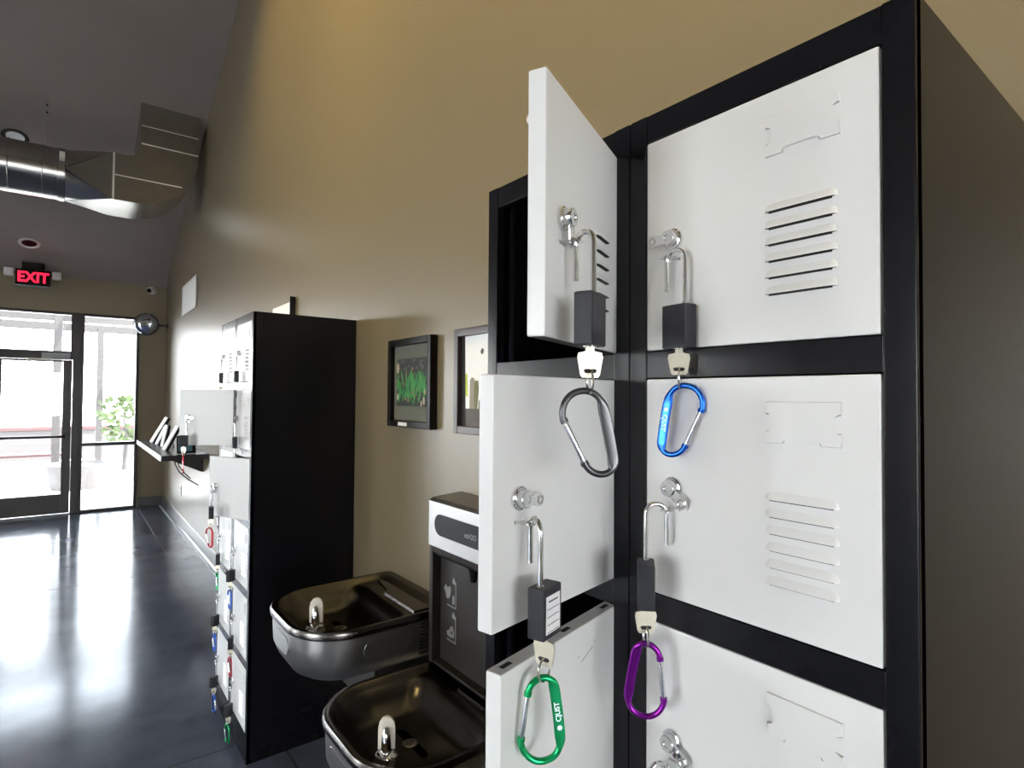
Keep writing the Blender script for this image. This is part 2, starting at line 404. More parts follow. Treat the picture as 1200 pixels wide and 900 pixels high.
def card_mesh():
    t = DH; P = [(.0965, -.027), (.0965, -.040), (.0885, -.0405), (.0885, -.0565), (.0965, -.057), (.0965, -.070), (.078, -.070), (.078, -.064), (.042, -.064), (.042, -.070), (.023, -.070), (.023, -.057), (.031, -.0565), (.031, -.0405), (.023, -.040), (.023, -.027)]
    b = MB(); b.prism([(u, z+t) for u, z in P], lambda a, c, h: (a, h, c), FACE-.001, FACE+.0026, M['white'], .0013); return b
LU, LZ = .2125, DH*.5+.001
def latch_mesh(deg):
    """knob with a turning tab; deg: where the tab points, 0 = towards the hinge, -90 = down (seen from the front, hinge on the right)"""
    b = MB(); c = M['chrome']; o = (LU, FACE, LZ)
    b.lathe([(.0128, -.001), (.0128, .0035), (.0118, .0045), (.0098, .005), (.0098, .0125), (.0090, .0138), (.0040, .0142), (.0035, .0134), (0, .0134)], o, (0, 1, 0), c)
    a = math.radians(deg); d = Vector((-math.cos(a), 0, math.sin(a))); w = Vector((d.z, 0, -d.x)); o = Vector((LU, 0, LZ))
    pts = []
    Lt, R_ = .024, .0072
    for i in range(13):
        q = -PI/2+PI*i/12; pts.append((Lt+R_*math.cos(q), R_*math.sin(q)))
    pts += [(.005, .0055), (.005, -.0055)]
    b.prism(pts, lambda p, q, h: tuple(o+d*p+w*q+Vector((0, h, 0))), FACE+.0085, FACE+.0112, c, .0008)
    b.tube([tuple(o+d*(Lt+.0042*math.cos(2*PI*i/16))+w*(.0042*math.sin(2*PI*i/16))+Vector((0, FACE+.0112, 0))) for i in range(16)], .0009, M['nickel'], 8, closed=True)
    return b
SU, SV, SZ = .2110, FACE+.0150, LZ-.0245      # hole of the staple
def staple_mesh():
    b = MB(); c = M['chrome']
    pts = [(SU-.0075, FACE-.001), (SU-.0075, SV)]+[(SU-.0075*math.cos(PI*i/10), SV+.0075*math.sin(PI*i/10)) for i in range(1, 10)]+[(SU+.0075, SV), (SU+.0075, FACE-.001)]
    # ring-shaped plate: outer outline lofted to a round hole
    n = 28
    def outer(a):
        x, y = math.cos(a), math.sin(a)
        if y >= 0: return (SU+.0075*x, SV+.0075*y)
        yy = FACE-.001-SV
        k = min(.0075/abs(x) if abs(x) > 1e-6 else 9, yy/y)
        return (SU+x*k, SV+y*k)
    O = [outer(2*PI*i/n) for i in range(n)]; I = [(SU+.0042*math.cos(2*PI*i/n), SV+.0042*math.sin(2*PI*i/n)) for i in range(n)]
    z0, z1 = SZ-.001, SZ+.001
    b.loft([[(x, y, z0) for x, y in O], [(x, y, z1) for x, y in O], [(x, y, z1) for x, y in I], [(x, y, z0) for x, y in I], [(x, y, z0) for x, y in O]], c, False, False)
    b.box(SU-.0085, SU+.0085, FACE-.001, FACE+.0008, SZ-.0022, SZ+.0022, c, .0004)
    return b
def bumper_mesh():
    b = MB(); b.lathe([(.005, 0), (.005, .003), (.003, .005), (0, .0055)], (.243, -.0099, DH-.045), (0, -1, 0), M['offwhite'], 14); return b

# shared door meshes
_door, _kids = {}, {}
def add_door(tower, r, ang=0., latch=-45, kind='full', dz=0.):
    """kind: full (louvres and card holder), plain_card (louvres only), flat"""
    loc = (.010, PIV, row_top(r)-DH); rot = (0, 0, PI/2+math.radians(ang))
    if kind not in _door: d = _door[kind] = door_mesh(kind).build('door', tower, loc=loc, rot=rot)
    else:
        d = _door[kind].copy(); C.objects.link(d); d.parent = tower; d.location = loc; d.rotation_euler = rot
    for n, fn in (('card_holder', card_mesh), ('staple', staple_mesh), ('bumper', bumper_mesh), ('latch%d' % latch, lambda: latch_mesh(latch))):
        if n == 'card_holder' and kind != 'full': continue
        made = set(_kids)
        if n not in _kids: _kids[n] = fn().build(n.rstrip('-0123456789'), d)
        else: c = _kids[n].copy(); C.objects.link(c); c.parent = d; c.location.z = 0
        if dz and n.startswith(('latch', 'staple')): (c if n in made else _kids[n]).location.z = dz
    return d

GL = 'black locker towers with white doors'
XF1, XF2 = .575, .6194
body = build_body_meshes()
towers = {}
SP = {'A': (XF1, .1745, 'black locker tower with white doors at the right edge, all doors shut'),
      'B': (XF1, .4938, 'black locker tower whose top three white doors stand wide open'),
      'N': (XF2, 2.600, 'nearer tower of the far locker pair, dark side panel beside the fountains'),
      'F': (XF2, 2.920, 'farthest locker tower, mostly hidden, second door from top ajar')}
OPEN = {'A': {}, 'B': {1: 115.5, 2: 102.25, 3: 105.0}, 'N': {3: 26.5}, 'F': {2: 54.0}}
LAT = {('A', 1): 180, ('A', 2): -40, ('A', 3): -30, ('B', 1): -80, ('B', 2): -8, ('F', 2): -10, ('N', 3): -70}
LOW = {('B', 1): -.008}          # this lock sits a little lower on its door
KIND = {('B', 1): 'plain_card', ('B', 2): 'flat', ('B', 3): 'flat', ('F', 2): 'flat', ('N', 3): 'flat'}
doors = {}
for i, (k_, (x, y, lab)) in enumerate(SP.items()):
    t = body if i == 0 else copy_tree(body)
    if i: # drop the copied doors: none exist yet
        pass
    t.location = (x, y, 0); t['label'] = lab; t['category'] = 'locker'; t['group'] = GL; towers[k_] = t
for k_, t in towers.items():
    for r in range(1, 7):
        doors[k_, r] = add_door(t, r, OPEN[k_].get(r, 0.), LAT.get((k_, r), (-45, -60, -30)[r % 3]), KIND.get((k_, r), 'full'), LOW.get((k_, r), 0.))
# scratches on the third door of the open tower
b = MB(); dz = row_top(3)-DH
def scr(u0, z0, u1, z1, w):
    p, q = Vector((u0, 0, z0-dz)), Vector((u1, 0, z1-dz)); d = (q-p).normalized(); n = Vector((d.z, 0, -d.x))*w
    b.loft([[p-n+Vector((0, FACE-.0002, 0)), p+n+Vector((0, FACE-.0002, 0)), p+n+Vector((0, FACE+.0001, 0)), p-n+Vector((0, FACE+.0001, 0))], [q-n+Vector((0, FACE-.0002, 0)), q+n+Vector((0, FACE-.0002, 0)), q+n+Vector((0, FACE+.0001, 0)), q-n+Vector((0, FACE+.0001, 0))]], M['ink'])
scr(.098, 1.232, .070, 1.242, .0004); scr(.1041, 1.2406, .1030, 1.2396, .0008); scr(.066, 1.248, .065, 1.2470, .0008)
b.build('scratch', doors['B', 3])['label'] = 'dark grey scratch marks'

# ------------------------------------------------------------------ padlock, key, ring, carabiner
SHW, SHTOP, BTOP = .025, .007, -.058
BW_, BT_, BH_ = .036, .0195, .051
def shackle_mesh():
    b = MB(); r = SHW/2; pts = [(0, 0, -.041), (0, 0, SHTOP-r)]
    pts += [(r-r*math.cos(PI*i/14), 0, SHTOP-r+r*math.sin(PI*i/14)) for i in range(1, 14)]
    pts += [(SHW, 0, SHTOP-r), (SHW, 0, BTOP-.01)]
    rad = [.0028]*len(pts)
    b.tube(pts, rad, M['chrome'], 14)
    return b
def lockbody_mesh():          # local: long leg enters at x = 0; body reaches along +x
    b = MB(); b.box(-.009, BW_-.009, -BT_/2, BT_/2, BTOP-BH_, BTOP, M['lockblack'], .002)
    b.lathe([(.0042, 0), (.0042, .0012), (.003, .0012)], (0, 0, BTOP-.0005), (0, 0, 1), M['nickel'], 16)
    b.lathe([(.0070, -.0006), (.0070, .0006), (.0055, .0012), (.0, .0012)], (BW_/2-.009, 0, BTOP-BH_), (0, 0, -1), M['nickel'], 18)
    return b
def key_mesh():               # hangs from z = 0 down; flat in xz
    b = MB(); P = [(-.004, .006), (.004, .006), (.004, -.003), (.0115, -.0045), (.0125, -.009), (.0095, -.026), (.0075, -.0285), (-.0075, -.0285), (-.0095, -.026), (-.0125, -.009), (-.0115, -.0045), (-.004, -.003)]
    b.prism(P, lambda a, c, h: (a, h, c), -.0012, .0012, M['keysteel'], .0005)
    S = [(-.0068, -.0216), (-.0050, -.0200), (.0050, -.0200), (.0068, -.0216), (.0050, -.0242), (-.0050, -.0242)]
    b.prism(S, lambda a, c, h: (a, h, c), -.00135, .00135, M['slot'])
    return b
def ring_mesh():
    b = MB(); n = 44; P = []
    for i in range(n*2): a = 2*PI*i/n; P.append((.0003*(1 if i < n else -1), .0115*math.sin(a), .0115*math.cos(a)))
    Q = [(.0009*(i/(2*n-1)-.5)*2, .0115*math.sin(2*PI*i/n), .0115*math.cos(2*PI*i/n)) for i in range(2*n)]
    b.tube(Q, .0008, M['nickel'], 8); return b
# carabiner: z = 0 at the top inside of the wide end, gate on +x
def bez(p0, p1, p2, p3, n):
    return [tuple((1-t)**3*a+3*(1-t)**2*t*b_+3*(1-t)*t*t*c+t**3*d for a, b_, c, d in zip(p0, p1, p2, p3)) for t in [i/n for i in range(n+1)]]
G0, G1 = (.0225, -.0235), (.0105, -.0650)
def carab_body(colmat):
    b = MB()
    top = bez((-.0165, -.018), (-.0165, -.004), (-.008, .0032), (.003, .0032), 10)[:-1]+bez((.003, .0032), (.016, .0032), (.0245, -.009), (.0235, -.0215), 10)
    bot = bez((.0100, -.0665), (.007, -.076), (-.002, -.0800), (-.0085, -.0790), 8)[:-1]+bez((-.0085, -.0790), (-.0145, -.0780), (-.0168, -.0735), (-.0172, -.066), 8)
    path = list(reversed(top))+[(-.0167, -.022), (-.0169, -.027), (-.0172, -.036), (-.0174, -.046), (-.0174, -.058), (-.0174, -.063)]+list(reversed(bot))
    pts = [(x, 0, z) for x, z in path]
    n1, n2 = len(top), len(bot); N = len(pts)
    rads, flats, sqs = [], [], []
    for i, (x, z) in enumerate(path):
        w = max(0., min(1., (-z-.008)/.012, (z+.076)/.008)) if x < -.012 else 0.
        rads.append(.0033-.0013*w); flats.append(1+w*1.75); sqs.append(1-.62*w)
    b.tube(pts, rads, colmat, 20, flat=((0, 1, 0), flats), sq=sqs)
    for g, d in ((G0, 1), (G1, -1)):
        ax = Vector((G0[0]-G1[0], 0, G0[1]-G1[1])).normalized()*d; p = Vector((g[0], 0, g[1]))
        b.cyl(tuple(p-ax*.001), tuple(p+ax*.0030), .0040, colmat, 16)
    return b
def carab_gate():
    b = MB(); a = Vector((G0[0], 0, G0[1])); c = Vector((G1[0], 0, G1[1])); d = (c-a).normalized()
    b.tube([tuple(a-d*.001), tuple(a+d*.002), tuple(c-d*.002), tuple(c+d*.001)], [.0022, .0027, .0027, .0022], M['alu'], 14)
    n = Vector((0, 1, 0)); b.cyl(tuple(c-d*.003-n*.0036), tuple(c-d*.003+n*.0036), .0010, M['nickel'], 10)
    return b

proto = {}
GP, GK, GR, GC = 'padlocks on the locker latches', 'keys left in the padlocks', 'split rings joining keys and carabiners', 'carabiners hanging from the locker keys'
def make_lock(label):
    if 'lock' not in proto:
        t = thing('padlock', label, 'padlock', group=GP); shackle_mesh().build('shackle', t)['label'] = 'open chrome shackle'
        lockbody_mesh().build('lock_body', t); proto['lock'] = t
    else: t = copy_tree(proto['lock']); t['label'] = label
    return t
def make_single(kind, fn, label, cat, group):
    if kind not in proto: o = fn().build(kind); proto[kind] = o
    else: o = proto[kind].copy(); C.objects.link(o)
    return tag(o, label, cat, group)
def make_carab(col, label):
    k_ = 'carab_'+col
    if k_ not in proto:
        t = thing('carabiner', label, 'carabiner', group=GC)
        carab_body(CAR[col]).build('clip_body', t); g = carab_gate().build('gate', t); g['label'] = 'silver spring gate'
        proto[k_] = t
    else: t = copy_tree(proto[k_]); t['label'] = label
    return t
RGT = Vector((math.cos(.6585), -math.sin(.6585), 0)); FWD = Vector((math.sin(.6585), math.cos(.6585), 0))
def yaw_of(right, fwd):       # a heading given by how far it goes to the viewer's right and away from the viewer
    v = RGT*right+FWD*fwd; return math.atan2(v.y, v.x)
def door_point(k_, r, u, v, z):
    x, y, _ = SP[k_]; a = math.radians(OPEN[k_].get(r, 0.))
    U = Vector((-math.sin(a), math.cos(a), 0)); V = Vector((-math.cos(a), -math.sin(a), 0))
    return Vector((x+.010, y+PIV, row_top(r)-DH+z))+U*u+V*v

def chain(k_, r, where, col, sh, bo, ke=(1, 0), ca=(1, 0), flip=False, mirror=False, tilt=0., letters=False, label_plate=False, lock_only=False, keydesc='steel'):
    """padlock through the staple of a door, key in it, ring and carabiner below; sh, bo, ke, ca are headings"""
    P = door_point(k_, r, SU, SV, SZ+LOW.get((k_, r), 0.))
    L = make_lock('open black padlock hanging on '+where)
    L.location = P; ys = yaw_of(*sh); L.rotation_euler = (0, 0, ys)
    yb = yaw_of(*bo)
    bodyo = [c for c in L.children if c.name.startswith('lock_body')][0]
    bodyo.location = (SHW, 0, 0); bodyo.rotation_euler = (0, 0, yb-ys)
    bc = P+Vector((math.cos(ys), math.sin(ys), 0))*SHW+Vector((math.cos(yb), math.sin(yb), 0))*(BW_/2-.009)
    if label_plate:
        b = MB(); s_ = -1
        b.box(-.0045, BW_-.0135, s_*BT_/2-.0003, s_*BT_/2+.0001, BTOP-BH_+.006, BTOP-.008, M['label'], 0)
        for i in range(5):
            z = BTOP-.0135-.0075*i
            if i == 0: b.box(.0, BW_-.018, s_*BT_/2-.0005, s_*BT_/2, z-.0008, z+.0006, M['ink'])
            else: b.box(-.0025, BW_-.0155, s_*BT_/2-.0005, s_*BT_/2, z-.0003, z+.0003, M['ink'])
        o = b.build('label_plate', bodyo); o['label'] = 'white lined paper label'
    if lock_only: return L
    kz = P.z+BTOP-BH_-.002
    K = make_single('key', key_mesh, 'steel key in the padlock on '+where, 'key', GK)
    K.location = (bc.x, bc.y, kz); K.rotation_euler = (0, 0, yaw_of(*ke))
    R_ = make_single('key_ring', ring_mesh, 'thin split ring on the key of '+where, 'key ring', GR)
    rz = kz-.0221-.0115+.0012
    R_.location = (bc.x, bc.y, rz); R_.rotation_euler = (0, 0, yaw_of(*ke)+.0)
    CB = make_carab(col, col+' carabiner hanging from the key on '+where)
    cz = rz-.0115
    CB.location = (bc.x, bc.y, cz-.0035)
    y = yaw_of(*ca)
    # in-plane turn about the local y axis (the plane's normal): flip hangs it by the narrow end
    m = Matrix.Translation((bc.x, bc.y, cz)) @ Matrix.Rotation(y+(PI if mirror else 0), 4, 'Z') @ Matrix.Rotation(tilt, 4, 'Y')
    if flip: m = m @ Matrix.Rotation(PI, 4, 'Y') @ Matrix.Translation((.0080, 0, .0757))
    else: m = m @ Matrix.Translation((.006, 0, .0008))
    CB.matrix_world = m
    if letters:
        # engraved mark and letters on the flat spine, on the side towards the viewer
        s_ = -1 if not mirror else 1
        X = Vector((0, 0, -1)); N = Vector((0, s_, 0)); Y = N.cross(X)
        R3 = Matrix((X, Y, N)).transposed().to_4x4()
        o = text_mesh('CJUST', 'lettering', M['lettering'], .0072, .0002, CB, Matrix.Translation((-.0173, s_*.0021, -.0435)) @ R3, .0002)
        o['label'] = 'pale engraved letters'
        b = MB(); b.lathe([(.0026, -.0002), (.0026, .0003), (.0, .0003)], (-.0172, s_*.0020, -.0275), (0, s_, 0), M['lettering'], 18)
        b.build('emblem', CB)['label'] = 'pale round emblem'
    return L

W1 = 'the top open door'; W2 = 'the top door of the shut tower'; W3 = 'the second open door'; W4 = 'the second door of the shut tower'; W5 = 'the third door of the shut tower'
chain('B', 1, W1, 'black', (.62, -.78), (-.5, -.86), (1, .1), (1, .0), False, True, math.radians(10))
chain('A', 1, W2, 'blue', (.62, -.78), (-.52, .85), (.9, -.3), (.84, -.54), False, False, math.radians(8), letters=True)
chain('B', 2, W3, 'green', (.38, -.92), (.56, .83), (.7, -.5), (1, .1), True, False, math.radians(-8), letters=True, label_plate=True)
chain('A', 2, W4, 'purple', (-1, -.05), (-.2, -.98), (1, 0), (.95, -.2), True, True, math.radians(-11))
chain('A', 3, W5, 'blue', (-.9, -.4), (.6, -.8), (1, 0), (.9, -.3), False, False, 0.)
n_ = 'the nearer far tower'; f_ = 'the farthest tower'
chain('N', 1, 'the top door of '+n_, 'black', (.5, -.85), (.55, -.83), (.6, -.8), (.35, -.9), False, True)
chain('N', 2, 'the second door of '+n_, 'black', (.5, -.85), (.5, -.86), (.6, -.8), (.4, -.9), False, True, .05)
chain('N', 3, 'the ajar third door of '+n_, 'red', (.3, -.95), (.5, -.86), (1, 0), (1, -.5), False, True)
chain('N', 4, 'the fourth door of '+n_, 'blue', (.5, -.85), (-.3, -.95), (1, 0), (.7, -.7), False, True, -.05)
chain('N', 5, 'the fifth door of '+n_, 'red', (.5, -.85), (.3, -.95), (1, 0), (.7, -.7), False, True, .08)
chain('N', 6, 'the bottom door of '+n_, 'green', (.5, -.85), (-.3, -.95), (1, 0), (.8, -.6), False, True, -.06)
chain('F', 1, 'the top door of '+f_, 'black', (.5, -.85), (.5, -.86), (1, 0), (.6, -.8), False, True)
chain('F', 2, 'the ajar second door of '+f_, 'red', (.4, -.9), (-.9, -.3), (1, 0), (.5, -.85), False, True)
chain('F', 3, 'the third door of '+f_, 'black', (.5, -.85), (.5, -.86), (1, 0), (.6, -.8), False, True)
chain('F', 4, 'the fourth door of '+f_, 'green', (.5, -.85), (.5, -.86), (1, 0), (.6, -.8), False, True)
chain('F', 5, 'the fifth door of '+f_, 'blue', (.5, -.85), (-.3, -.95), (1, 0), (.7, -.7), False, True)
chain('F', 6, 'the bottom door of '+f_, 'blue', (.5, -.85), (-.3, -.95), (1, 0), (.7, -.7), True, True)

# ------------------------------------------------------------------ drinking fountains
def u_loop(x0, x1, hw, rc, z, n=10):
    """plan outline, local x = out of the wall: flat back at x0, sides at +-hw, rounded front reaching x1"""
    P = [(x0, hw, z), (x0+(x1-rc-x0)*.33, hw, z), (x0+(x1-rc-x0)*.66, hw, z)]
    for i in range(n+1): a = PI/2-PI/2*i/n; P.append((x1-rc+rc*math.cos(a), hw-rc+rc*math.sin(a), z))
    for i in range(n+1): a = -PI/2*i/n; P.append((x1-rc+rc*math.cos(a), -(hw-rc)+rc*math.sin(a), z))
    P += [(x0+(x1-rc-x0)*.66, -hw, z), (x0+(x1-rc-x0)*.33, -hw, z), (x0, -hw, z)]
    return P
def u_loop_back(x0, x1, hw, rc, rb, z, n=10):
    """like u_loop, with rounded back corners too"""
    P = []
    for i in range(6): a = PI-PI/2*i/5; P.append((x0+rb+rb*math.cos(a), hw-rb+rb*math.sin(a), z))
    for i in range(n+1): a = PI/2-PI/2*i/n; P.append((x1-rc+rc*math.cos(a), hw-rc+rc*math.sin(a), z))
    for i in range(n+1): a = -PI/2*i/n; P.append((x1-rc+rc*math.cos(a), -(hw-rc)+rc*math.sin(a), z))
    for i in range(6): a = -PI/2-PI/2*i/5; P.append((x0+rb+rb*math.cos(a), -(hw-rb)+rb*math.sin(a), z))
    return P
def fountain_proto():
    S, A = M['steel'], M['steelbody']
    t = thing('drinking_fountain', 'x', 'drinking fountain')        # local: x out of the wall, z = 0 at the rim
    D, H = .518, .252
    b = MB()
    # apron below the rim: short straight skirt, then curving under
    L = [u_loop(0, D-.10, H-.10, .10, -.180), u_loop(0, D-.055, H-.055, .13, -.172), u_loop(0, D-.026, H-.024, .15, -.150), u_loop(0, D-.011, H-.009, .165, -.112), u_loop(0, D-.008, H-.006, .17, -.06), u_loop(0, D-.008, H-.006, .17, -.030)]
    b.loft(L, A, True, False); b.build('apron', t)
    b = MB()
    # basin shell: rolled rim, inner wall, floor of the bowl, raised back deck
    L = [u_loop_back(.002, D-.010, H-.008, .17, .03, -.030), u_loop_back(.0, D, H, .175, .03, -.024), u_loop_back(.0, D+.002, H+.001, .177, .03, -.010), u_loop_back(.002, D-.003, H-.004, .172, .03, -.001), u_loop_back(.006, D-.012, H-.012, .165, .03, .0),
         u_loop_back(.03, D-.022, H-.022, .155, .05, -.004), u_loop_back(.045, D-.032, H-.030, .147, .05, -.016)]
    b.loft(L, S, False, False)
    L2 = [u_loop_back(.045, D-.032, H-.030, .147, .05, -.016), u_loop_back(.13, D-.040, H-.037, .14, .05, -.022), u_loop_back(.160, D-.045, H-.043, .135, .055, -.026), u_loop_back(.180, D-.062, H-.060, .12, .05, -.048), u_loop_back(.205, D-.085, H-.085, .10, .05, -.075), u_loop_back(.235, D-.12, H-.12, .085, .045, -.085), u_loop_back(.29, D-.18, H-.17, .05, .025, -.088)]
    b.loft(L2, S, False, True)
    bmesh.ops.remove_doubles(b.bm, verts=b.bm.verts[:], dist=1e-5)
    b.build('basin', t, smooth=50)
    b = MB(); b.lathe([(.022, 0), (.022, .003), (.016, .004), (.0, .003)], (.31, 0, -.088), (0, 0, 1), M['nickel'], 20)
    for i in range(6): a = i*PI/3; b.cyl((.31+.010*math.cos(a), .010*math.sin(a), -.0845), (.31+.010*math.cos(a), .010*math.sin(a), -.0840), .002, M['slot'], 8)
    b.build('drain', t)
    b = MB()   # step plate moulded into the back deck
    b.prism([(.06, -.19), (.085, -.19), (.10, -.06), (.125, -.05), (.125, .19), (.06, .19)], lambda a, c, h: (a, c, h), -.028, -.012, S, .004); b.build('deck_plate', t)
    # bubbler
    bx, by = 0., 0.
    b = MB(); b.lathe([(.030, -.05), (.030, -.020), (.026, -.012), (.020, -.009), (.0, -.009)], (bx, by, 0), (0, 0, 1), M['chrome'], 24)
    L = []
    for z, a, c in ((-.012, .016, .014), (.012, .0165, .013), (.03, .015, .011), (.044, .009, .008), (.050, .003, .003)):
        L.append([(bx-.004+a*math.cos(2*PI*i/16), by+c*math.sin(2*PI*i/16), z) for i in range(16)])
    b.loft(L, M['chrome']); b.cyl((bx+.024, by+.022, -.012), (bx+.024, by+.022, -.004), .009, M['chrome'], 16)
    o = b.build('bubbler', t); o['label'] = 'chrome bubbler spout'
    b = MB(); L = []
    P = [(-.021, .0), (-.021, .050), (-.0185, .064), (-.011, .0735), (0, .077), (.011, .0735), (.0185, .064), (.021, .050), (.021, .0)]
    b.prism(P, lambda a, c, h: (bx-.017+h+(a/.021)**2*.008, by+a, c-.006), -.004, .004, M['guard'], .002); o = b.build('guard', t); o['label'] = 'pale flexible guard'
    # push pads: pill outlines on the front and on both sides
    def pill(f, L_, r):
        pts = []
        for i in range(13): a = -PI/2+PI*i/12; pts.append((L_/2-r+r*math.cos(a), r*math.sin(a)))
        for i in range(13): a = PI/2+PI*i/12; pts.append((-(L_/2-r)+r*math.cos(a), r*math.sin(a)))
        b = MB(); b.prism(pts, f, -.006, .0022, A, .0014); o = b.build('push_pad', t); return o
    pill(lambda a, c, h: (.245+a, -(H-.0055)-h, -.078+c), .17, .028)
    pill(lambda a, c, h: (.245+a, (H-.0055)+h, -.078+c), .17, .028)
    pill(lambda a, c, h: (D-.0075+h, a, -.078+c), .16, .028)
    for s_ in (-1, 1):     # louvred side grilles near the wall
        b = MB(); y = s_*(H-.006)
        b.box(.012, .135, min(y, y+s_*.0012), max(y, y+s_*.0012), -.138, -.035, M['darkplastic'])
        for i in range(9):
            z = -.136+i*.0115; b.box(.012, .135, min(y, y+s_*.004), max(y, y+s_*.004), z, z+.0045, A, .001)
        b.build('side_grille', t)
    b = MB(); b.box(0, .25, -.15, .15, -.34, -.172, M['darkplastic'], .01); b.build('chiller_box', t)
    return t
GF = 'steel drinking fountains on the tan wall'
ft = fountain_proto(); ft.location = (XW, 1.962, .825); ft.rotation_euler = (0, 0, PI); tag(ft, 'higher stainless drinking fountain, next to the far lockers', 'drinking fountain', GF)
f2 = copy_tree(ft); f2.location = (XW, 1.442, .675); tag(f2, 'lower stainless drinking fountain below the bottle filler', 'drinking fountain', GF)
# local y is flipped by the half turn, so bring the bubbler to the near side
for root in (ft, f2):
    root.rotation_euler = (0, 0, PI)
    for ch in root.children:
        if ch.name.startswith(('bubbler', 'guard')): ch.location = (.436, .112, 0); ch.rotation_euler = (0, 0, math.radians(58))

# bottle filler
t = thing('bottle_filler', 'grey and steel bottle filling panel on the wall above the lower fountain', 'bottle filler', (XW, 1.442, .675))
w, d = .238, .122
b = MB(); S = M['steelbody']
b.loft([[(-d, -w, .385), (-d, w, .385), (0, w, .385), (0, -w, .385)], [(-d, -w, .530), (-d, w, .530), (0, w, .530), (0, -w, .530)], [(-d+.010, -w+.004, .540), (-d+.010, w-.004, .540), (0, w-.004, .548), (0, -w+.004, .548)]], S)
b.build('top_panel', t); t.children[-1]['label'] = 'bright stainless top band'
b = MB(); K = M['darkplastic']
b.box(-d+.002, 0, -w, -w+.022, .002, .386, K, .004); b.box(-d+.002, 0, w-.022, w, .002, .386, K, .004)
b.box(-.088, 0, -w+.02, w-.02, .002, .386, K); b.box(-d+.006, -.08, -w+.02, w-.02, .002, .012, K, .004)
b.loft([[(-d+.001, -w+.005, .388), (-d+.001, w-.005, .388), (-.08, w-.02, .388), (-.08, -w+.02, .388)], [(-d+.004, -w+.012, .365), (-d+.004, w-.012, .365), (-.08, w-.022, .365), (-.08, -w+.022, .365)], [(-.095, -w+.02, .345), (-.095, w-.02, .345), (-.08, w-.022, .345), (-.08, -w+.022, .345)]], K)
b.build('alcove', t)
def pill_pts(L_, r):
    pts = []
    for i in range(13): a = -PI/2+PI*i/12; pts.append((L_/2-r+r*math.cos(a), r*math.sin(a)))
    for i in range(13): a = PI/2+PI*i/12; pts.append((-(L_/2-r)+r*math.cos(a), r*math.sin(a)))
    return pts
b = MB(); b.prism(pill_pts(.40, .034), lambda a, c, h: (-d-h, a, .460+c), -.002, .002, M['display'], .001); dsp = b.build('display', t)
X = Vector((0, -1, 0)); Y = Vector((0, 0, 1)); N = Vector((-1, 0, 0)); R3 = Matrix((X, Y, N)).transposed().to_4x4()
text_mesh('ezH2O', 'lettering', M['grey_mark'], .022, .0002, dsp, Matrix.Translation((-d-.0024, -.012, .457)) @ R3, .0004)
b = MB(); b.cyl((-.104, 0, .352), (-.104, 0, .318), .014, M['display'], 16, .010); b.build('nozzle', t)
b = MB(); b.box(-d-.0, -d+.006, -.215, -.16, .02, .09, M['display'], .002); b.build('sensor_window', t)
def pict(y, z, kind):
    b = MB(); g = M['grey_mark']; fx = lambda a, c, h: (-.0885-h, y-a, z+c)
    bar = lambda a0, a1, c0, c1: b.prism([(a0, c0), (a1, c0), (a1, c1), (a0, c1)], fx, 0, .0012, g)
    bar(.030, .034, -.034, .036); bar(-.020, .034, -.038, -.034)
    b.prism([(.012, .05), (.020, .06), (.026, .05), (.034, .046), (.034, .036), (.012, .040)], fx, 0, .0012, g)
    if kind == 0:
        b.prism([(-.040, .012), (-.030, .026), (-.016, .020), (-.004, .028), (.004, .018), (0, .0), (-.008, -.014), (-.022, -.016), (-.028, -.002)], fx, 0, .0012, g)
        bar(.012, .024, -.026, .0)
    else:
        b.prism([(-.022, -.012), (-.016, -.024), (.006, -.026), (.022, -.022), (.024, -.006), (.014, .012), (.004, .010), (-.004, -.002)], fx, 0, .0012, g)
        b.prism([(.004, -.010), (.012, -.014), (.014, -.006), (.008, -.002)], fx, .0012, .0018, M['darkplastic'])
    b.build('pictogram', t)
pict(.152, .235, 0); pict(.152, .125, 1)

# ------------------------------------------------------------------ pictures on the wall
def picture(name, label, y0, y1, z0, z1, fm, dep, fw, deepfw):
    t = thing(name, label, 'picture', (XW, (y0+y1)/2, z0))
    hw, h = (y1-y0)/2, z1-z0
    b = MB(); x0, x1 = -dep, 0
    b.box(x0, x1, -hw, -hw+fw, 0, h, fm, .003); b.box(x0, x1, hw-fw, hw, 0, h, fm, .003)
    b.box(x0, x1, -hw+fw, hw-fw, 0, fw, fm, .003); b.box(x0, x1, -hw+fw, hw-fw, h-fw, h, fm, .003)
    b.box(-dep*.4, 0, -hw+fw*.5, hw-fw*.5, fw*.5, h-fw*.5, M['mount'])
    b.build('frame', t); return t, hw, h
t, hw, h = picture('framed_picture', 'framed print of green cactus leaves on the tan wall beside the far lockers', 1.842, 2.195, 1.426, 1.777, M['frame'], .032, .026, 0)
b = MB(); xp = -.0150
fx = lambda a, c, hh: (xp-hh, -a, c)
dark = mat('dark print ground', (.022, .024, .024), .6, noise=(25, .7))
b.prism([(-.122, .085), (.122, .085), (.122, .272), (-.122, .272)], fx, 0, .0006, dark)
greens = [mat('cactus green print', (.02, .20, .045), .6, noise=(40, .4)), mat('pale green print', (.05, .26, .06), .6, noise=(40, .4))]
pink = mat('pink print', (.36, .11, .07), .6, noise=(60, .3)); greyp = mat('grey rock print', (.07, .075, .07), .6, noise=(50, .4)); stone = mat('sandy print', (.45, .38, .28), .6, noise=(50, .4))
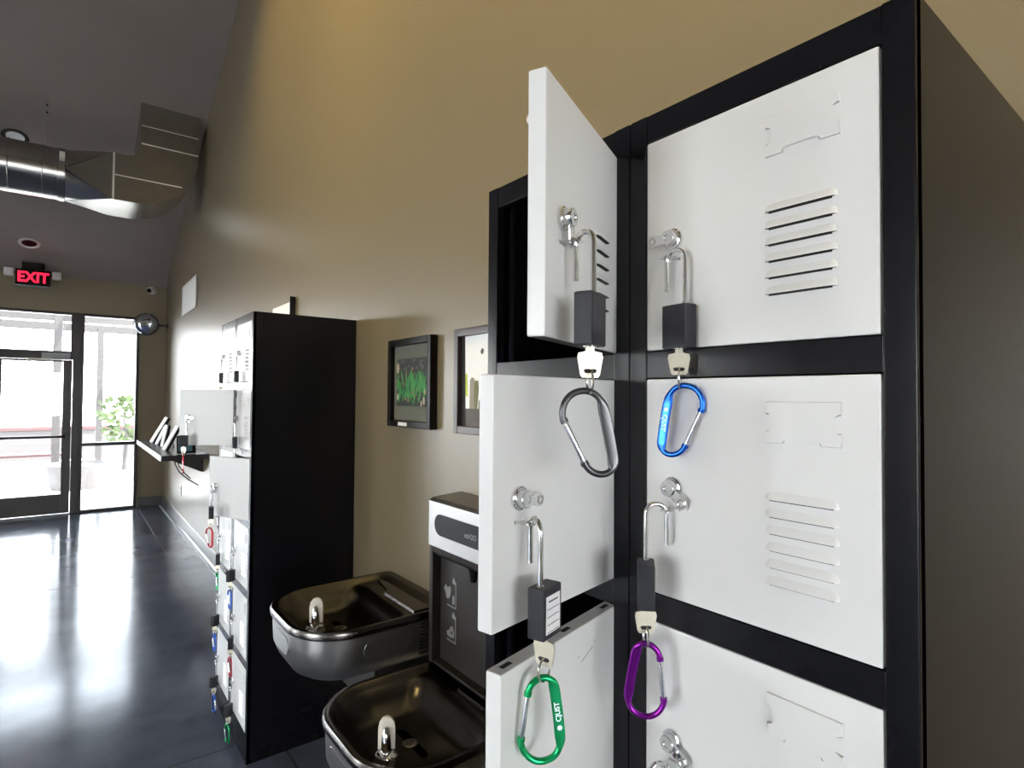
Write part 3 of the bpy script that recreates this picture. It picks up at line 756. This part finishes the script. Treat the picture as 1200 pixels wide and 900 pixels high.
for i in range(44):
    a = random.uniform(-.112, .11); c = random.uniform(.088, .165); L_ = random.uniform(.05, .085); tl = random.uniform(-.5, .5); w_ = random.uniform(.005, .009)
    e = (a+L_*math.sin(tl), c+L_*math.cos(tl)); n = (math.cos(tl)*w_, -math.sin(tl)*w_); mid = ((a+e[0])/2, (c+e[1])/2)
    b.prism([(a-n[0]*.5, c-n[1]*.5), (a+n[0]*.5, c+n[1]*.5), (mid[0]+n[0], mid[1]+n[1]), e, (mid[0]-n[0], mid[1]-n[1])], fx, .0006, .0009+i*.000015, greens[i % 2])
for i in range(16):
    a, c, r = random.uniform(-.1, .1), random.uniform(.1, .235), random.uniform(.002, .006)
    b.prism([(a+r*math.cos(q*PI/4), c+r*math.sin(q*PI/4)) for q in range(8)], fx, .0006, .0018+i*.00003, pink)
for i in range(12):
    a, c, r = random.uniform(-.1, .1), random.uniform(.225, .265), random.uniform(.008, .016)
    b.prism([(a+r*math.cos(q*PI/3), c+r*.6*math.sin(q*PI/3)) for q in range(6)], fx, .0005, .0008+i*.00003, greyp)
for a, c, r in ((-.11, .12, .014), (-.112, .235, .022), (.105, .105, .016), (.085, .095, .012), (.112, .14, .012)):
    b.prism([(a+r*.5*math.cos(q*PI/4), c+r*math.sin(q*PI/4)) for q in range(8)], fx, .0006, .0024, stone)
b.build('print', t)
b = MB(); b.box(-.0335, -.0318, .0, .075, .006, .020, M['paper'], .0004); b.build('name_plate', t)['label'] = 'blank white plate'

t, hw, h = picture('framed_picture', 'brown framed picture with a painted bright reflection, half hidden behind the open lockers', 1.33, 1.682, 1.424, 1.779, M['framebrown'], .032, .026, 0)
b = MB(); sky = mat('painted sky reflection', (.92, .93, .93), .5, noise=(6, .04)); sand = mat('painted ground reflection', (.10, .085, .075), .6, noise=(10, .3)); blk = mat('painted black edge', (.012, .010, .010), .6, noise=(20, .2))  # bright reflection in the glass, painted as flat colours
yell = mat('painted yellow green reflection', (.62, .72, .12), .6, noise=(20, .3)); cact = mat('painted cactus reflection', (.16, .17, .07), .6, noise=(60, .4)); trunk = mat('painted trunk reflection', (.30, .26, .20), .6, noise=(40, .3))
fx = lambda a, c, hh: (-.0150-hh, -a, c)
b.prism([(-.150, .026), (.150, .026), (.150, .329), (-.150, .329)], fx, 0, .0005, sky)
b.prism([(-.150, .026), (.150, .026), (.150, .085), (-.150, .085)], fx, .0005, .0009, sand)
b.prism([(-.150, .026), (-.120, .026), (-.128, .329), (-.150, .329)], fx, .0009, .0012, blk)
b.prism([(-.126, .13), (-.108, .125), (-.112, .20), (-.127, .205)], fx, .0005, .0008, yell)
b.prism([(-.098, .085), (-.060, .085), (-.064, .16), (-.070, .185), (-.084, .19), (-.096, .18)], fx, .0009, .0012, trunk)
b.prism([(-.068, .085), (-.052, .085), (-.044, .15), (-.048, .178), (-.066, .178), (-.072, .15)], fx, .0012, .0015, cact)
b.prism([(-.045, .085), (-.02, .085), (-.015, .112), (-.03, .122), (-.045, .11)], fx, .0012, .0015, cact)
b.prism([(-.03, .262), (-.018, .268), (-.016, .278), (-.026, .284), (-.036, .274)], fx, .0009, .0012, greyp)
b.build('print', t)  # flat shapes of the painted reflection

# ------------------------------------------------------------------ other things on the long wall
t = thing('sign_board', 'blank white rectangular panel high on the tan wall above the shelf', 'sign', (XW, 7.38, 2.50))
b = MB(); b.box(-.012, 0, -.46, .46, 0, .32, M['paper'], .003); b.build('panel', t)
b = MB(); b.box(-.018, -.010, -.475, -.46, -.015, .335, M['offwhite'], .002); b.box(-.018, -.010, .46, .475, -.015, .335, M['offwhite'], .002); b.box(-.018, -.010, -.46, .46, -.015, 0, M['offwhite'], .002); b.box(-.018, -.010, -.46, .46, .32, .335, M['offwhite'], .002); b.build('rim', t)
t = thing('wall_sign', 'small white sign with its shaded edge painted dark, peeking above the far lockers', 'sign', (XW, 3.73, 1.70))
b = MB(); b.box(-.030, -.004, -.185, .185, 0, .412, M['paper'], .002); b.build('panel', t)
b = MB(); b.box(-.033, 0, -.195, -.186, -.005, .445, M['frame'], .002); b.build('shaded_edge', t)  # shade on the sign's near side, built as a black strip
t = thing('outlet', 'white power outlet low on the tan wall under the shelf', 'outlet', (XW, 7.75, .36))
b = MB(); b.box(-.006, 0, -.036, .036, 0, .115, M['offwhite'], .003); b.build('cover_plate', t)
for z in (.032, .083):
    b = MB(); b.lathe([(.016, 0), (.016, .002), (.0, .002)], (-.006, 0, z), (-1, 0, 0), M['greymetal'], 16)
    b.box(-.0086, -.0079, -.007, -.005, z-.004, z+.005, M['slot']); b.box(-.0086, -.0079, .005, .007, z-.004, z+.005, M['slot']); b.build('socket', t)

SHZ = .985; SX = .395
t = thing('wall_shelf', 'long black shelf with pale front edge on the tan wall', 'shelf', (XW, 7.2, SHZ))
b = MB(); b.box(-SX+.004, 0, -1.1, 1.2, -.048, 0, M['shelfblack'], .002); b.build('board', t)
b = MB(); b.box(-SX-.004, -SX+.004, -1.1, 1.2, -.05, .001, M['edge_and_glint'], .002); b.build('front_edge', t)['label'] = 'pale front edge'
for y in (-.8, .0, .9):
    b = MB(); b.prism([(0, -.048), (-.30, -.048), (-.30, -.062), (-.02, -.20), (0, -.20)], lambda a, c, h: (a, y+h, c), -.012, .012, M['shelfblack']); b.build('bracket', t)
def leaner(label, y, base, lean, hh, ww, group='display stands leaning on the wall shelf'):
    t = thing('display_stand', label, 'display stand', (base, y, SHZ), 0, group)
    a = math.radians(lean)
    f = lambda p, q, h: (p*math.sin(a)+h*math.cos(a), q, p*math.cos(a)-h*math.sin(a))
    b = MB(); b.prism([(.005, -ww/2), (hh, -ww/2), (hh, ww/2), (.005, ww/2)], f, 0, .012, M['paper'], .002); b.build('front_panel', t)
    b = MB(); b.prism([(.005, -ww/2), (hh, -ww/2), (hh, ww/2), (.005, ww/2)], f, .012, .034, M['frame']); b.build('back_panel', t)
    b = MB(); tx = hh*.7*math.sin(a)+.034*math.cos(a); tz = hh*.7*math.cos(a)-.034*math.sin(a)
    b.loft([[(tx, -.02, tz), (tx+.004, -.02, tz), (tx+.004, .02, tz), (tx, .02, tz)], [(tx+.05, -.02, 0), (tx+.058, -.02, 0), (tx+.058, .02, 0), (tx+.05, .02, 0)]], M['frame']); b.build('strut', t)
leaner('tallest white display stand, at the window end of the shelf', 7.95, .78, 28, .33, .24)
leaner('short white display stand behind the tallest one on the shelf', 7.55, .79, 24, .22, .2)
leaner('upright white display stand in the middle of the shelf', 7.15, .80, 10, .24, .19)
leaner('white display stand leaning just left of the small screen', 6.75, .77, 26, .27, .2)
t = thing('tablet', 'small dark tablet with teal and violet screen at the near shelf end', 'tablet', (.89, 6.20, SHZ))
a = math.radians(14); f = lambda p, q, h: (q, h*math.cos(a)+p*math.sin(a), p*math.cos(a)-h*math.sin(a)+.006)
b = MB(); b.prism([(0, -.07), (.17, -.07), (.17, .09), (0, .09)], f, 0, .016, M['frame'], .003); b.build('case', t)
b = MB(); b.prism([(.02, -.055), (.155, -.055), (.155, .06), (.02, .06)], f, -.001, .0005, M['screen']); b.build('screen', t)
b = MB(); b.prism([(-.006, .0), (.10, .05), (.10, .056), (-.006, .09)], lambda p, q, h: (h, q, p+.006), -.01, .01, M['frame']); b.build('stand', t)
b = MB(); b.tube([(.80, 6.16, SHZ-.048), (.80, 6.12, .90), (.83, 6.08, .83), (.90, 6.07, .76), (.985, 6.07, .70)], .006, M['ink'], 8)
b.tube([(.82, 6.16, SHZ-.048), (.83, 6.12, .88), (.87, 6.09, .82), (.92, 6.08, .765)], .005, M['wood'], 8)
tag(b.build('cable'), 'thin dark cable dangling slantwise under the near shelf end', 'cable')

# convex mirror, camera, exit sign
t = thing('convex_mirror', 'round silver convex mirror in the upper corner by the window', 'mirror', (.825, 9.20, 2.50))
b = MB(); n = Vector((-.35, -.93, -.08)).normalized()
b.lathe([(.142, -.03), (.146, -.005), (.142, .004)]+[(.140*math.cos(i*PI/16), .004+.072*math.sin(i*PI/16)) for i in range(0, 9)], (0, 0, 0), n, M['mirror'], 40); b.build('dome', t, smooth=60)
b = MB(); b.lathe([(.148, -.012), (.152, -.002), (.148, .006), (.142, .006), (.142, -.012)], (0, 0, 0), n, M['bronze'], 40); b.build('rim', t)
b = MB(); b.tube([tuple(n*-.03), tuple(n*-.06), (.12, .0, .0), (XW-.825, 0, -.01)], .011, M['bronze'], 10); b.lathe([(.04, 0), (.04, .008), (0, .008)], (XW-.825, 0, -.01), (-1, 0, 0), M['bronze'], 16); b.build('bracket', t)
t = thing('security_camera', 'small white dome camera in the corner under the ceiling', 'camera', (.905, YB, 2.99))
b = MB(); b.lathe([(.055, 0), (.055, .03), (.045, .04), (.02, .055), (.02, .09), (0, .09)], (0, 0, 0), (0, -1, 0), M['offwhite'], 20); b.build('mount', t)
b = MB(); b.lathe([(.04, -.02), (.045, .0), (.044, .05), (.036, .055), (0, .055)], (-.02, -.11, -.01), (-.6, -.75, -.3), M['offwhite'], 20); b.build('housing', t)
b = MB(); b.lathe([(.034, .053), (.030, .066), (.018, .076), (0, .08)], (-.02, -.11, -.01), (-.6, -.75, -.3), M['display'], 20); b.build('lens', t)
t = thing('exit_sign', 'black exit sign with red letters and two lamp heads above the door', 'exit sign', (-.365, 9.22, 2.875))
b = MB(); b.box(-.168, .168, -.03, .03, 0, .20, M['frame'], .006); b.box(-.11, .11, -.035, .045, .20, .285, M['frame'], .006); b.box(-.05, .05, .0, .146, .02, .18, M['frame']); b.build('housing', t)
b = MB(); b.box(-.172, .172, -.036, .03, -.012, .004, M['greymetal'], .003); b.build('bottom_trim', t)
text_mesh('EXIT', 'lettering', M['redlit'], .175, .002, t, Matrix.Translation((0, -.0325, .098)) @ Matrix.Rotation(PI/2, 4, 'X') @ Matrix.Diagonal((.84, 1, 1, 1)), .005)['label'] = 'red lit letters'
for x in (-.228, .228):
    b = MB(); b.tube([(x*.72, 0, .15), (x, -.01, .15)], .012, M['frame'], 10); b.box(x-.046, x+.046, -.06, .02, .10, .195, M['offwhite'], .014, 3); o = b.build('lamp_head', t)
    l = MB(); l.lathe([(.032, 0), (.030, .006), (.0, .012)], (x, -.060, .147), (0, -1, 0), M['lens'], 20); l.build('lens', o)

# recessed ceiling cans
def can(label, x, y, trim_m):
    n = Vector((0, -.373, -.928)); t = thing('downlight', label, 'ceiling light', (x, y, zceil(y)), 0, 'round recessed lights in the dark ceiling')
    b = MB(); b.lathe([(.070, -.004), (.105, -.004), (.105, .006), (.095, .012), (.074, .008), (.070, -.004)], (0, 0, 0), n, trim_m, 28); b.build('trim_ring', t)
    b = MB(); b.lathe([(.071, .002), (.06, .001), (0, .0005)], (0, 0, 0), n, M['lens'] if trim_m is M['frame'] else M['display'], 28); b.build('lamp', t)
can('black rimmed recessed ceiling light above the round duct', -.45, 7.30, M['frame'])
can('white rimmed recessed ceiling light above the exit sign', -.40, 8.98, M['offwhite'])

# duct
t = thing('air_duct', 'silver ventilation duct bending up to the dark ceiling by the wall', 'duct', (0, 6.5, 3.37))
G = M['galv']; DY = .62
cz, cy, cr = .225, .31, .235
b = MB()
b.cyl((-6.3, cy, cz), (-.06, cy, cz), cr, G, 48)
for i in range(26):
    x = -.22-.235*i
    b.tube([(x+.0*a, cy+(cr+.0035)*math.cos(2*PI*a/48), cz+(cr+.0035)*math.sin(2*PI*a/48)) for a in range(48)], .0035, G, 6, closed=True)
b.build('round_duct', t, smooth=60)
b = MB(); b.lathe([(cr+.002, 0), (cr+.008, .004), (cr+.008, .055), (cr+.002, .06)], (-.115, cy, cz), (1, 0, 0), G, 48); b.build('collar', t, smooth=50)
b = MB(); b.box(-.10, -.06, -.012, cy-cr*.9, cz+.06, cz+.12, M['offwhite'], .004); b.build('strap_clip', t)
b = MB(); N = 12; xr, xs = -.06, .285
CO = [(xs, DY, .44), (xs, 0, .44), (xs, 0, 0), (xs, DY, 0)]           # corners met by the four quarter cones
cv = [b.bm.verts.new(p) for p in CO]; ring = [b.bm.verts.new((xr, cy+cr*math.cos(2*PI*k/(4*N)), cz+cr*math.sin(2*PI*k/(4*N)))) for k in range(4*N)]
fs = []
for q in range(4):
    for k in range(N): fs.append(b.bm.faces.new((ring[q*N+k], ring[(q*N+k+1) % (4*N)], cv[q])))
    fs.append(b.bm.faces.new([b.bm.verts.new(v.co) for v in (ring[q*N], cv[q], cv[q-1])]))
b._paint(fs, G)
b.build('transition', t, smooth=30)
outer, inner = [(.28, 0)], [(.28, .44)]
R_ = .55
for i in range(13): a = PI/2*i/12; outer.append((1.0-R_+R_*math.sin(a), R_*.97-R_*.97*math.cos(a)))
for i in range(7): a = PI/2*i/6; inner.append((.505-.09+.09*math.sin(a), .44+.13-.13*math.cos(a)))
top = zceil(6.5)-3.37+.15
poly = outer+[(1.0, top), (.505, top)]+list(reversed(inner))
b = MB(); b.prism(poly, lambda a, c, h: (a, h, c), 0, DY, G); b.build('elbow', t, smooth=40)
b = MB()
def seam(x0, z0, x1, z1, w=.005):
    p, q = Vector((x0, 0, z0)), Vector((x1, 0, z1)); d = (q-p).normalized(); n = Vector((d.z, 0, -d.x))*w
    b.loft([[p-n+Vector((0, -.005, 0)), p+n+Vector((0, -.005, 0)), p+n, p-n], [q-n+Vector((0, -.005, 0)), q+n+Vector((0, -.005, 0)), q+n, q-n]], M['seam'])
for q in ((.30, .235, .86, .235), (.515, .585, .995, .585), (.515, .76, .995, .76, .003), (.30, .0, .30, .44, .008)):
    b = MB(); seam(*q); b.build('seam', t)
b = MB(); zz = zceil(6.75)-3.37
b.cyl((-.20, .25, cz+cr-.002), (-.20, .25, zz), .003, M['greymetal'], 8)
for i in range(5): b.lathe([(.0, -.012), (.012, 0), (0, .012)], (-.20, .25, cz+cr+.30+.07*i), (0, 0, 1), M['frame'], 10)
b.build('hanger', t)

# ------------------------------------------------------------------ light
w = bpy.data.worlds.new('sky'); sc.world = w; w.use_nodes = True; nt = w.node_tree
bg = nt.nodes['Background']
tc = nt.nodes.new('ShaderNodeTexCoord'); sp = nt.nodes.new('ShaderNodeSeparateXYZ'); rp = nt.nodes.new('ShaderNodeValToRGB')
nt.links.new(tc.outputs['Generated'], sp.inputs[0]); nt.links.new(sp.outputs['Z'], rp.inputs['Fac']); nt.links.new(rp.outputs['Color'], bg.inputs['Color'])
rp.color_ramp.elements[0].position = 0.; rp.color_ramp.elements[0].color = (1., 1., 1., 1)
rp.color_ramp.elements[1].position = .6; rp.color_ramp.elements[1].color = (.76, .87, 1., 1)
bg.inputs['Strength'].default_value = 14
s = bpy.data.lights.new('sun', 'SUN'); s.energy = 24; s.angle = .01; s.color = (1, .95, .88); so = bpy.data.objects.new('sun', s); C.objects.link(so)
so.rotation_euler = Vector((-.45, .35, -1)).to_track_quat('-Z', 'Y').to_euler()
def spot(name, loc, tgt, e, col, size=1.2, blend=.8, r=.06):
    l = bpy.data.lights.new(name, 'SPOT'); l.energy = e; l.color = col; l.spot_size = size; l.spot_blend = blend; l.shadow_soft_size = r
    o = bpy.data.objects.new(name, l); C.objects.link(o); o.location = loc
    o.rotation_euler = (Vector(tgt)-Vector(loc)).to_track_quat('-Z', 'Y').to_euler()
WARM = (1., .74, .25)
for y in (-1.5, .1, 1.7, 3.3, 4.9): spot('wall_washer', (-.9, y, 5.2), (XW, y+.1, 3.7), 250, WARM, 1.25, .9, .06)

# ------------------------------------------------------------------ camera
cam = bpy.data.cameras.new('camera'); co = bpy.data.objects.new('camera', cam); C.objects.link(co)
cam.sensor_width = 36; cam.lens = 36*672.56/1200; cam.clip_start = .02; cam.clip_end = 200
yaw, pitch, roll = .6585, .0221, .0071
F = Vector((math.sin(yaw)*math.cos(pitch), math.cos(yaw)*math.cos(pitch), math.sin(pitch)))
Rt = Vector((math.cos(yaw), -math.sin(yaw), 0)); U = Rt.cross(F)
R2 = Rt*math.cos(roll)+U*math.sin(roll); U2 = U*math.cos(roll)-Rt*math.sin(roll)
m = Matrix((R2, U2, -F)).transposed().to_4x4(); m.translation = (0, 0, 1.55); co.matrix_world = m
sc.camera = co

sc.view_settings.view_transform = 'Standard'; sc.view_settings.look = 'None'; sc.view_settings.gamma = 1; sc.view_settings.exposure = .45
sc.view_settings.use_curve_mapping = False
sc.cycles.use_denoising = True
sc.cycles.max_bounces = 10; sc.cycles.diffuse_bounces = 5; sc.cycles.glossy_bounces = 5; sc.cycles.transparent_max_bounces = 12
sc.cycles.sample_clamp_indirect = 6
bpy.context.view_layer.update()
